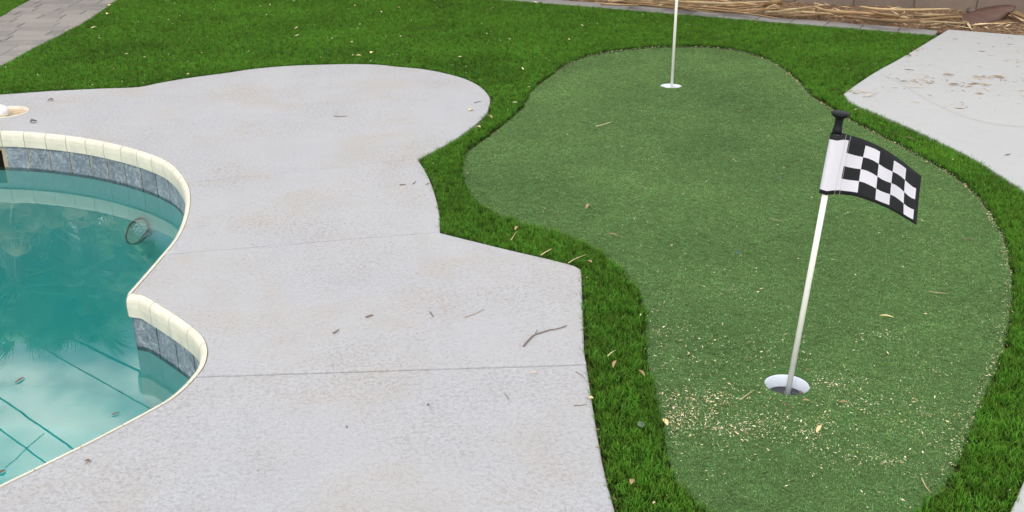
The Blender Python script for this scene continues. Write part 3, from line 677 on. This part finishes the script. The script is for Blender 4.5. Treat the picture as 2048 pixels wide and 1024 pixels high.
Lf = [
 ('dry_leaf', 'small upright tan leaf on the left half of the green', 'leaf', (1173, 419), (1181, 409), .010, 'leaf', gz, .3),
 ('dry_leaf', 'flat tan leaf on the green above the narrow waist of turf', 'leaf', (1213, 468), (1236, 473), .007, 'leaf', gz, .2),
 ('dry_leaf', 'long pale tan leaf on the green right of the flagstick', 'leaf', (1758, 632), (1787, 636), .006, 'chip', gz, .2),
 ('dry_leaf', 'narrow dark leaf on the green below the flag', 'leaf', (1922, 479), (1950, 481), .005, 'brown', gz, .1),
 ('dry_leaf', 'tan leaf lying just below right of the near cup', 'leaf', (1677, 804), (1697, 807), .006, 'leaf', gz, .2),
 ('dry_leaf', 'reddish brown leaf bit on the rim of the near cup', 'leaf', (1599, 788), (1606, 786), .010, 'brown', gz, .3),
 ('dry_leaf', 'thin brown curled leaf in front of the near cup', 'leaf', (1562, 806), (1584, 815), .004, 'brown', gz, .1),
 ('dry_leaf', 'tan leaf on the green closest to the front of the near cup', 'leaf', (1604, 801), (1620, 803), .006, 'leaf', gz, .2),
 ('wood_chip', 'cream wood chip at the left edge of the seed patch', 'wood chip', (1326, 838), (1335, 852), .011, 'chip', gz, .1),
 ('wood_chip', 'cream wood chip on the green below the near cup', 'wood chip', (1633, 866), (1643, 851), .008, 'chip', gz, .1),
 ('wood_chip', 'pale wood chip wedged between the deck edge and the turf', 'wood chip', (1178, 797), (1187, 797), .010, 'chip', .004, .1),
 ('dry_leaf', 'tan pointed leaf on the turf strip near the deck joint', 'leaf', (1226, 736), (1233, 722), .007, 'leaf', fz, .2),
 ('dry_leaf', 'tan pointed leaf at the left edge of the green', 'leaf', (1277, 741), (1289, 753), .007, 'leaf', fz, .2),
 ('dry_leaf', 'orange leaf on the turf strip near the bottom of the frame', 'leaf', (1262, 970), (1268, 960), .010, 'leaf', fz, .3),
 ('dry_leaf', 'tan leaf on the turf at the right end of the deck corner', 'leaf', (1174, 522), (1184, 526), .010, 'leaf', fz, .2),
 ('dry_leaf', 'brown leaf standing in the turf above the long deck edge', 'leaf', (1030, 461), (1038, 454), .009, 'leaf', fz, .3),
 ('dry_leaf', 'brown leaf on the right hand turf strip behind the flag', 'leaf', (1806, 274), (1832, 281), .008, 'brown', fz, .1),
 ('dry_leaf', 'curled grey leaf on the turf beside the round deck end', 'leaf', (976, 231), (984, 237), .010, 'straw', fz, .2),
 ('wood_chip', 'yellow chip on the turf near the round deck end', 'wood chip', (953, 253), (961, 255), .013, 'chip', fz, .1),
 ('dry_leaf', 'pale leaf on the lawn above the middle of the deck', 'leaf', (712, 112), (722, 112), .020, 'chip', fz, .1),
 ('dry_leaf', 'pale yellow leaf on the lawn, uppermost of two above the deck', 'leaf', (741, 107), (747, 104), .02, 'chip', fz, .1),
 ('dry_leaf', 'pale strip on the lawn nearest the paver path', 'leaf', (182, 57), (195, 54), .016, 'strawpale', fz, .1),
 ('wood_chip', 'cream chip on the lawn beside the path edge', 'wood chip', (213, 29), (219, 28), .035, 'chip', fz, .1),
 ('wood_chip', 'cream chip on the edge of the paver path', 'wood chip', (217, 12), (225, 10), .025, 'chip', .006, .1),
 ('dry_leaf', 'tan leaf on the patio, topmost of the three big ones', 'leaf', (1884, 149), (1909, 150), .016, 'leaf', .008, .03),
 ('dry_leaf', 'brown leaf on the patio towards the right edge', 'leaf', (1990, 151), (2009, 157), .016, 'leaf', .008, .03),
 ('dry_leaf', 'tan leaf on the patio in the straw patch', 'leaf', (1896, 169), (1920, 169), .016, 'leaf', .008, .03),
 ('dry_leaf', 'dark leaf at the patio edge touching the lawn', 'leaf', (1812, 111), (1823, 112), .02, 'brown', .01, .1),
 ('dry_leaf', 'pale leaf on the patio near its left corner', 'leaf', (1733, 193), (1746, 191), .012, 'strawpale', .008, .1),
 ('dry_leaf', 'reddish brown curled leaf on the deck behind the pool edge', 'leaf', (61, 246), (74, 243), .025, 'brown', .003, .5),
 ('dry_leaf', 'grey brown leaf on the deck near the lawn, upper left', 'leaf', (95, 201), (107, 201), .02, 'brown', .003, .4),
 ('dry_leaf', 'tiny brown seed husk in the middle of the near slab', 'leaf', (854, 812), (860, 811), .007, 'brown', .002, .4),
 ('dry_leaf', 'pale cream leaf on the deck near its round end', 'leaf', (938, 222), (946, 219), .02, 'strawpale', .002, .2),
 ('dry_leaf', 'greenish seed husk just below the deck joint', 'leaf', (1063, 747), (1073, 746), .004, 'chip', .002, .3),
 ('dry_leaf', 'dark brown husk on the near slab below the pool corner', 'leaf', (168, 924), (182, 924), .006, 'brown', .002, .4),
 ('floating_leaf', 'brown leaf floating on the pool, upper one at left', 'leaf', (30, 767), (50, 755), .008, 'brown', WZ+.001, .05),
 ('floating_leaf', 'small leaf floating on the pool near the near slab', 'leaf', (222, 831), (240, 826), .006, 'brown', WZ+.001, .05),
 ('floating_leaf', 'dark leaf floating at the bottom left of the pool', 'leaf', (-4, 950), (12, 940), .010, 'brown', WZ+.001, .05),
]
for a in Lf: put(*a)
def stickobj(name, label, cat, pts, r, mat, z=0, side=None):
    P = [at(x, y, z+r) for x, y in pts]; P = [Vector((p.x+random.uniform(-r, r)*.5, p.y+random.uniform(-r, r)*.9, p.z+random.uniform(0, r*.8))) for p in P]; c = P[len(P)//2].copy()
    bm = bmesh.new(); n = len(P); tube_into(bm, [p-c for p in P], [r*(1-.45*i/(n-1))*random.uniform(.8, 1.25) for i in range(n)], 7)
    if side: tube_into(bm, [P[side[0]]-c, at(side[1][0], side[1][1], z+r*3)-c], [r*.8, r*.5], 6)
    o = obj(name, frombm(name, bm, True), M[mat], None, None, label=label, category=cat); o.location = c; return o
stickobj('twig', 'long crooked grey twig on the deck above the joint', 'twig', [(1047, 692), (1056, 681), (1064, 673), (1070, 669), (1085, 664), (1100, 660), (1110, 659), (1122, 656), (1133, 652)], .0021, 'bark', 0, (3, (1074, 660)))
stickobj('twig', 'short thick brown stick on the deck, upper of the pair', 'twig', [(731, 635), (738, 632), (746, 630)], .0027, 'bark')
stickobj('twig', 'short thick brown stick on the deck, lower of the pair', 'twig', [(667, 667), (672, 664), (677, 660)], .0022, 'bark')
stickobj('twig', 'tiny dark stick on the deck below the middle joint', 'twig', [(861, 625), (864, 629), (867, 633)], .0018, 'bark')
stickobj('twig', 'thin orange needle on the deck', 'twig', [(930, 635), (950, 628), (968, 618)], .0009, 'leaf')
stickobj('twig', 'thin dark needle on the near slab', 'twig', [(1009, 787), (1013, 792), (1018, 799)], .0009, 'bark')
stickobj('twig', 'thin curved needle crossing the deck edge at the joint', 'twig', [(1152, 744), (1162, 749), (1170, 757)], .0010, 'bark')
stickobj('twig', 'thin needle on the near slab next to the pale wood chip', 'twig', [(1148, 811), (1160, 811), (1175, 809)], .0009, 'bark')
stickobj('twig', 'small stick on the deck above the notch, left one', 'twig', [(799, 370), (806, 369), (812, 369)], .0020, 'bark')
stickobj('twig', 'small stick on the deck above the notch, middle one', 'twig', [(826, 368), (830, 364), (832, 363)], .0019, 'bark')
stickobj('twig', 'small stick poking over the deck edge into the turf', 'twig', [(852, 369), (858, 367), (863, 366)], .0019, 'bark', .003)
stickobj('twig', 'fine dark needle on the far part of the deck', 'twig', [(667, 232), (680, 233), (695, 233)], .0018, 'bark')
stickobj('twig', 'fine grey needle near the round end of the deck', 'twig', [(948, 206), (956, 204), (963, 202)], .0022, 'bark')
stickobj('straw_stalk', 'yellow straw stalk on turf above the deck corner, left one', 'straw', [(1082, 510), (1092, 504), (1103, 498)], .0020, 'strawpale', fz)
stickobj('straw_stalk', 'long thin straw stalk reaching over the deck corner', 'straw', [(1137, 526), (1150, 518), (1173, 509)], .0014, 'strawpale', fz)
stickobj('straw_stalk', 'thin straw stalk on the turf above the long deck edge', 'straw', [(1022, 480), (1027, 472), (1033, 463)], .0012, 'strawpale', fz)
stickobj('straw_stalk', 'straw lying on the green in its upper left part', 'straw', [(1192, 253), (1205, 250), (1221, 244)], .0022, 'strawpale', gz)
stickobj('straw_stalk', 'thin straw on the green left of the near cup', 'straw', [(1480, 800), (1494, 790), (1508, 781)], .0011, 'strawpale', gz)
stickobj('straw_stalk', 'short straw on the green near the bottom right', 'straw', [(1843, 957), (1850, 970), (1860, 984)], .0016, 'strawpale', gz)
stickobj('straw_stalk', 'thin straw on the right part of the green', 'straw', [(1858, 583), (1875, 586), (1897, 587)], .0012, 'strawpale', gz)
stickobj('straw_stalk', 'thin straw stalk on the turf strip beside the deck joint', 'straw', [(1215, 712), (1222, 706), (1231, 700)], .0013, 'strawpale', fz)
stickobj('straw_stalk', 'thin straw lying in the middle of the green', 'straw', [(1540, 437), (1552, 440), (1566, 443)], .0012, 'strawpale', gz)
for q in ((1558, 356), (1476, 507)):
    A = at(*q, gz); o = obj('plastic_bit', leafmesh(.012, .006, .2), M['blue'], None, None, label='tiny blue plastic bit on the green, '+('farther' if q[1] < 400 else 'nearer')+' of the two', category='litter'); o.location = A
o = lathe('plastic_disc', [(0, .001), (.006, .002), (.0075, .0), (.008, .002)], 20, M['clear']); o.location = at(1281, 849, fz+.004); o.rotation_euler = (.4, .3, 0); o['label'] = 'small clear plastic disc on the turf strip left of the seed patch'; o['category'] = 'plastic disc'

def flecks(name, pts, lmin, lmax, ratio, mats, label, cat, up=.4, weights=None):
    V = []; Fc = []; mi = []
    for p in pts:
        Ln = min(lmax*1.8, lmin*math.exp(abs(random.gauss(0, 1))*.62*math.log(lmax/lmin))); w_ = Ln*ratio*random.uniform(.45, 1.3); a = random.uniform(0, 6.283); e = random.uniform(-up, up)
        d = Vector((math.cos(a)*math.cos(e), math.sin(a)*math.cos(e), math.sin(e))); s = Vector((-math.sin(a), math.cos(a), 0)); u = d.cross(s)
        c = Vector(p); b = len(V)
        V += [c-d*Ln/2, c+s*w_/2, c+d*Ln/2, c-s*w_/2, c+u*w_*.35*(1 if u.z > 0 else -1), c-u*w_*.3*(1 if u.z > 0 else -1)]
        for i in range(4): Fc.append([b+i, b+(i+1) % 4, b+4]); Fc.append([b+(i+1) % 4, b+i, b+5])
        m_ = random.choices(range(len(mats)), weights)[0]; mi += [m_]*8
    me = mesh(name, V, Fc); [me.materials.append(M[q]) for q in mats]; me.polygons.foreach_set('material_index', mi)
    return obj(name, me, None, None, 'stuff', label=label, category=cat)
# seeds on the green: blobs of density in metres round traced centres
pts = []
def blob(x, y, sx, sy, n, z, poly=None):
    c = at(x, y, z)
    m1 = int(n*.45); kc = max(2, n//22); cc = np.column_stack([RNG.normal(c.x, sx*1.15, kc), RNG.normal(c.y, sy*1.3, kc)])
    wgt = RNG.pareto(1.2, kc)+.3; wgt /= wgt.sum(); ix = RNG.choice(kc, n-m1, p=wgt); sc_ = .3*min(sx, sy, .06)+.004
    P = np.vstack([np.column_stack([RNG.normal(c.x, sx*1.25, m1), RNG.normal(c.y, sy*1.5, m1)]), cc[ix]+RNG.normal(0, 1, (n-m1, 2))*[sc_*1.8, sc_]])
    if poly is not None: P = P[inside(poly, P)]
    return [(a, b, z+random.uniform(0, .002)) for a, b in P]
gi_ = inset(green_o, .01)
for args in ((1430, 852, .11, .035, 440), (1370, 838, .05, .04, 190), (1330, 848, .02, .04, 120), (1530, 850, .09, .035, 240), (1630, 862, .08, .03, 200), (1720, 915, .05, .02, 110), (1400, 760, .14, .12, 620), (1520, 770, .2, .15, 420),
             (1650, 850, .3, .12, 420), (1450, 690, .2, .2, 420), (1800, 860, .2, .08, 260), (1760, 800, .25, .2, 300), (1900, 880, .05, .04, 90), (1360, 620, .1, .25, 260), (1600, 500, .5, .5, 420), (1200, 380, .3, .5, 200), (1450, 250, .5, .7, 340), (1700, 560, .4, .5, 260)):
    pts += blob(*args, gz, gi_)
P = grid(-1, 3.4, .9, 7.5, 130); P = P[inside(gi_, P)]; pts += [(a, b, gz) for a, b in P]
for i in range(0, len(green_o)):                       # seeds caught along the cut edge of the green
    c = green_o[i]; q = inset(green_o, .012)[i] if False else None
ge = inset(green_o, .010)
for i in range(len(ge)):
    x, y = ge[i]; right = x > .75 and y > 1.9
    for _ in range(7 if (right or y > 5.6) else 1):
        pts.append((x+RNG.normal(0, .008), y+RNG.normal(0, .008), gz))
pts = [p for p in pts if min(math.hypot(p[0]-cN.x, p[1]-cN.y), math.hypot(p[0]-cF.x, p[1]-cF.y)) > .058]
flecks('seed_litter', pts, .0025, .0065, .36, ['seed', 'strawpale', 'chip', 'leaf'], 'pale seeds and husks scattered over the putting green', 'seeds', .4, [5, 3, 1.5, .8])
k = RNG.choice(len(LP), 380, replace=False); flecks('lawn_flecks', [(LP[i][0], LP[i][1], fz+random.uniform(-.004, .004)) for i in k if LP[i][1] < 4], .004, .011, .35, ['seed', 'strawpale'], 'small pale husks caught in the turf strip', 'husks')
k = RNG.choice(len(LP), 420, replace=False); flecks('lawn_husks', [(LP[i][0], LP[i][1], fz+random.uniform(-.004, .004)) for i in k if LP[i][1] > 4], .006, .022, .4, ['seed', 'strawpale'], 'small pale husks on the far lawn', 'husks')
pts = []
po_ = ccw(dedupe(patio))
for args in ((1880, 160, .10, .22, 150), (1890, 168, .16, .08, 140), (1860, 150, .06, .2, 120), (1720, 180, .10, .12, 70), (1780, 135, .06, .2, 60), (2030, 110, .15, .5, 260), (2010, 180, .15, .12, 220), (2040, 90, .2, .3, 160), (1950, 150, .7, 1.0, 130), (2000, 250, .6, .6, 60)):
    pts += blob(*args, .006, po_)
flecks('straw_crumbs', pts, .005, .035, .11, ['straw', 'strawpale', 'leaf', 'bark'], 'loose straw crumbs scattered over the far corner of the patio', 'straw', .1, [3, 4, 1.5, 2])
P = grid(-1.6, 2.6, .5, 6.5, 22); P = P[inside(Cdeck, P)]; flecks('deck_grit', [(a, b, .001) for a, b in P], .002, .009, .3, ['bark', 'leaf', 'brown'], 'tiny dark grit and leaf crumbs on the pool deck', 'grit', .1)
eg = []
for i in range(0, len(deck_outer)-1):
    q = deck_outer[i]; t = deck_outer[i+1]-q; t /= np.linalg.norm(t)+1e-9; n = np.array([-t[1], t[0]])
    if q[1] < 6: eg += [(*(q+n*RNG.normal(.003, .004)+t*random.uniform(0, .02)), .001) for _ in range(np.random.default_rng(i).integers(0, 4))]
flecks('edge_crumbs', eg, .002, .008, .35, ['bark', 'leaf', 'brown', 'straw'], 'soil and husk crumbs along the deck edge', 'crumbs', .3)
# straw in the planting bed
def bedpt(px, py, z=.02): return at(px, py, z)
pts = []
for _ in range(5200):
    s = random.uniform(-4.5, 5.5); u = random.random(); lo = eB+en*.19+ed*s
    k = (lo-wA) @ wd_; hi = wA+wd_*k; q = lo+(hi-lo)*u
    if inside(po_, np.array([q]))[0]: continue
    pts.append((q[0], q[1], .012+random.uniform(0, .012)))
flecks('bed_straw', pts, .02, .11, .09, ['straw', 'strawpale', 'leaf', 'brown'], 'litter of dry straw and leaf crumbs covering the planting bed', 'straw', .25, [4, 3, 3, 2])
def strip(label, pts, wid, mat, z=.03, group='dry palm strips in the bed'):
    P = [at(x, y, z+dz) for x, y, dz in pts]; c = P[len(P)//2].copy(); V = []; Fc = []; Q = catmull3(P, 5); n = len(Q)
    for i, p in enumerate(Q):
        t = (Q[min(i+1, n-1)]-Q[max(0, i-1)]).normalized(); s = t.cross(Vector((0, .6, 1))).normalized(); tt = i/(n-1)
        w_ = wid/2*(.25+.75*math.sin(math.pi*min(1, .12+tt*.88))**.6)+.001
        V += [p-c-s*w_+Vector((0, 0, w_*.5)), p-c, p-c+s*w_+Vector((0, 0, w_*.5))]
    for i in range(n-1): a = 3*i; Fc += [[a, a+3, a+4, a+1], [a+1, a+4, a+5, a+2]]
    o = obj('palm_strip', mesh('palm_strip', V, Fc, True), M[mat], None, None, label=label, category='palm strip', group=group); o.location = c
    m_ = o.modifiers.new('t', 'SOLIDIFY'); m_.thickness = .003; return o
def catmull3(P, k):
    out = []
    for i in range(len(P)-1):
        p0 = P[max(0, i-1)]; p1 = P[i]; p2 = P[i+1]; p3 = P[min(len(P)-1, i+2)]
        for j in range(k):
            t = j/k; out.append(.5*((2*p1)+(p2-p0)*t+(2*p0-5*p1+4*p2-p3)*t*t+(3*p1-p0-3*p2+p3)*t**3))
    out.append(P[-1]); return out
strip('wide pinkish tan palm strip lying along the edging in front of the dark husk', [(1690, 36, .0), (1730, 41, .01), (1790, 47, .02), (1840, 45, .01), (1880, 40, .02), (1926, 36, .03)], .055, 'straw', .03)
strip('thin pale stalk running to the left end of the dark husk', [(1800, 44, .02), (1860, 45, .01), (1900, 47, .01), (1932, 48, .0)], .02, 'strawpale', .03)
strip('thick pale bent palm strip, leftmost big one behind the far flagstick', [(1340, 5, .0), (1380, 8, .02), (1420, 10, .02), (1455, 11, .03), (1480, 9, .03), (1515, 12, .02)], .05, 'strawpale', .03)
strip('pale strip crossing upward towards the wall foot', [(1530, 27, .0), (1570, 24, .03), (1610, 18, .04), (1660, 10, .05)], .03, 'strawpale', .03)
strip('curved strip with split end left of the wide pinkish one', [(1630, 15, .05), (1650, 24, .04), (1680, 28, .03), (1730, 30, .02), (1790, 36, .01)], .045, 'straw', .03)
strip('pale strip close to the wall foot above the others', [(1720, 15, .05), (1760, 21, .04), (1830, 22, .04), (1900, 19, .05)], .03, 'strawpale', .03)
strip('forked tan strip at the middle of the tangle', [(1740, 23, .03), (1760, 31, .03), (1790, 35, .02), (1798, 37, .01)], .04, 'straw', .03)
strip('reddish upturned flake of palm sheath near the wall', [(1530, 14, .02), (1550, 8, .06), (1562, 12, .01)], .06, 'leaf', .03)
strip('long straight tan strip low along the edging', [(1528, 30, .0), (1600, 33, .01), (1650, 30, .01), (1700, 22, .02)], .02, 'straw', .02)
strip('curled pale strip to the right of the dark husk', [(2005, 20, .02), (2030, 30, .03), (2060, 42, .02)], .06, 'straw', .03)
for i in range(30):
    x = random.choice([random.uniform(1180, 1530), random.uniform(1500, 1900)]); y = np.interp(x, [1180, 1500, 1900], [2, 21, 36])+random.uniform(-6, 8); ln = random.uniform(40, 130); sl = random.uniform(-.1, .14)
    mt_ = random.choice(['straw', 'strawpale', 'leaf']); zone = 'left of the far flagstick' if x < 1340 else ('just right of the far flagstick' if x < 1530 else ('in the middle of the tangle by the wall' if x < 1720 else 'near the dark husk'))
    strip('narrow '+{'straw': 'tan', 'strawpale': 'pale yellow', 'leaf': 'orange brown'}[mt_]+' dry palm strip lying '+zone, [(x, y, 0), (x+ln*.4, y+ln*.4*sl+random.uniform(-2, 2), random.uniform(0, .04)), (x+ln, y+ln*sl, random.uniform(0, .03))], random.uniform(.012, .03), mt_, .025)
# dark palm husk
V = []; Fc = []
A, B = at(1925, 46, .03), at(2033, 14, .10); n = 14; m_ = 6; c = (A+B)/2
dirv = (B-A); sv = Vector((0, .55, .80)).normalized()
for i in range(n+1):
    t = i/n; w_ = .072*(math.sin(math.pi*min(1, t*.90+.1)))**.75+.004; p = A+dirv*t+Vector((0, 0, -.03*math.sin(math.pi*t)))
    for j in range(m_+1):
        u = j/m_*2-1; V.append(p-c+sv*w_*u+Vector((0, .05*(u*u), 0))*(w_/.07))
for i in range(n):
    for j in range(m_): a = i*(m_+1)+j; Fc.append([a, a+m_+1, a+m_+2, a+1])
hu = empty('palm_husk', c, 'dark reddish brown boat shaped palm husk leaning against the wall foot', 'palm husk')
o = obj('husk_shell', mesh('husk_shell', V, Fc, True), M['boot'], hu)
md = o.modifiers.new('t', 'SOLIDIFY'); md.thickness = .008
bm = bmesh.new(); tube_into(bm, [at(1938, 21, .06)-c, at(1955, 26, .06)-c, at(1972, 27, .05)-c], [.022, .018, .012], 7); obj('husk_stub', frombm('husk_stub', bm, True), M['bark'], hu)
# crack line across the patio
cr = pxline([(1760, 148), (1790, 160), (1818, 178), (1860, 203), (1900, 222), (1950, 240), (2000, 250), (2060, 255)], .004, step=.03)
V = []; Fc = []
for i, p in enumerate(cr):
    t = cr[min(i+1, len(cr)-1)]-cr[max(0, i-1)]; t /= np.linalg.norm(t); q = np.array([-t[1], t[0]])*random.uniform(.0012, .0024); V += [(p[0]-q[0], p[1]-q[1], .0048), (p[0]+q[0], p[1]+q[1], .0048)]
for i in range(len(cr)-1): Fc.append([2*i, 2*i+1, 2*i+3, 2*i+2])
obj('patio_crack', mesh('patio_crack', V, Fc), plain('crack_dirt', (.31, .30, .29), .9), None, 'structure')

# ------------------------------------------------------------------ palms and overhead lines (the pool mirrors them)
def mirr(x, y, dist):                       # the place whose mirror image the water shows at a pixel
    w_ = at(x, y, WZ); d = ray(x, y); d = Vector((d.x, d.y, -d.z)); d /= math.hypot(d.x, d.y); base = math.hypot(w_.x, w_.y)
    return w_+d*(dist-base)
def frondmesh(dead=False):
    bm = bmesh.new(); n = 26; R_ = random.uniform(.34, .48); pet = random.uniform(.70, 1.10)
    tube_into(bm, [(0, 0, 0), (pet*.5, 0, .04), (pet, 0, 0)], [.010, .008, .006], 4)
    for k in range(n):
        if random.random() < .12: continue
        a = math.radians(-118+236*k/(n-1)); ln = R_*(1-.25*abs(a)/2.1)*random.uniform(.75, 1.15); wd2 = .018
        dx, dy = math.cos(a), math.sin(a); prev = None
        for s in range(5):
            t = s/4; dr = (-.38 if not dead else -1.0)*t*t*ln*random.uniform(.7, 1.2); ww = wd2*(1.15-t) if s < 4 else .001
            c_ = Vector((pet+dx*ln*t, dy*ln*t, dr)); pr = (bm.verts.new(c_+Vector((-dy, dx, .25))*ww), bm.verts.new(c_-Vector((-dy, dx, -.25))*ww))
            if prev: bm.faces.new([prev[0], prev[1], pr[1], pr[0]])
            prev = pr
    return frombm('frond', bm)
fm = [frondmesh() for _ in range(4)]; fd = [frondmesh(True) for _ in range(3)]
for m__ in fm: m__.materials.append(M['palm'])
for m__ in fd: m__.materials.append(M['palmdry'])
def palm(px, py, dist, sc, nf, label):
    c = mirr(px, py, dist); e = empty('fan_palm', (c.x, c.y, 0), label, 'palm tree', 'fan palms beyond the lawn')
    tb = Vector((0, 0, c.z)); bm = bmesh.new(); tube_into(bm, [Vector((0, 0, -.1))+tb*(i/8) for i in range(9)], [.15-.008*i+random.uniform(-.01, .01) for i in range(9)], 12); obj('trunk', frombm('trunk', bm, True), M['trunk'], e)
    for i in range(nf):
        dead = i >= nf*.72; f_ = obj('frond', random.choice(fd if dead else fm), None, e); f_.location = tb+Vector((0, 0, random.uniform(-.25, .1) if not dead else random.uniform(-.6, -.1)))
        el = random.uniform(-.2, 1.35) if not dead else random.uniform(-1.35, -.7)
        f_.rotation_euler = Matrix.Rotation(random.uniform(0, 6.283), 3, 'Z').to_4x4().to_3x3() .__matmul__(Matrix.Rotation(-el, 3, 'Y')).__matmul__(Matrix.Rotation(random.uniform(-.5, .5), 3, 'X')).to_euler(); s_ = sc*random.uniform(.85, 1.1); f_.scale = (s_, s_, s_)
    return c
palm(35, 575, 11.8, .66, 95, 'fan palm beyond the lawn, mirrored at the left middle of the pool')
palm(190, 560, 12.0, .62, 95, 'fan palm beyond the lawn, mirrored left of the pool corner')
palm(-110, 565, 12.5, .78, 80, 'fan palm beyond the lawn, mirrored at the left edge of the pool')
palm(105, 440, 13.5, .95, 90, 'taller fan palm between the two mirrored in the middle of the pool')
palm(75, 575, 12.2, .52, 70, 'fan palm with low fronds mirrored in the middle of the pool')
palm(130, 535, 12.8, .80, 95, 'fan palm mirrored between the lamp and the pool corner')
palm(245, 455, 11.5, .46, 60, 'small fan palm mirrored beside the pool lamp')
palm(-20, 430, 14.5, 1.0, 80, 'fan palm farthest back, mirrored under the coping reflection')
def cable(p0, p1, dist, r, label, sag=.15, ext=1.6):
    A, B = mirr(*p0, dist), mirr(*p1, dist*.9); d = B-A; A2 = A-d*ext*3; B2 = B+d*ext*3; P = []
    if ext == 0: A2, B2 = A, B
    for i in range(17): t = i/16; q = A2+(B2-A2)*t; q.z -= sag*4*t*(1-t)-sag; P.append(q)
    c = P[8].copy(); bm = bmesh.new(); tube_into(bm, [q-c for q in P], r, 6); o = obj('overhead_cable', frombm('overhead_cable', bm, True), M['cable'], None, None, label=label, category='cable', group='overhead lines mirrored in the pool'); o.location = c
cable((75, 690), (305, 820), 16, .010, 'thin straight overhead cable mirrored in the middle of the pool')
cable((150, 680), (300, 752), 15, .018, 'thick overhead cable mirrored near the pool corner')
cable((0, 797), (150, 900), 14, .013, 'overhead cable mirrored across the lower pool, upper one')
cable((0, 858), (95, 927), 14, .012, 'overhead cable mirrored across the lower pool, lower one')
cable((0, 500), (200, 590), 17, .010, 'overhead cable mirrored faintly across the palm fronds')
cable((10, 935), (88, 868), 13.5, .007, 'short thin drop line between the two lower cables', 0, 0)
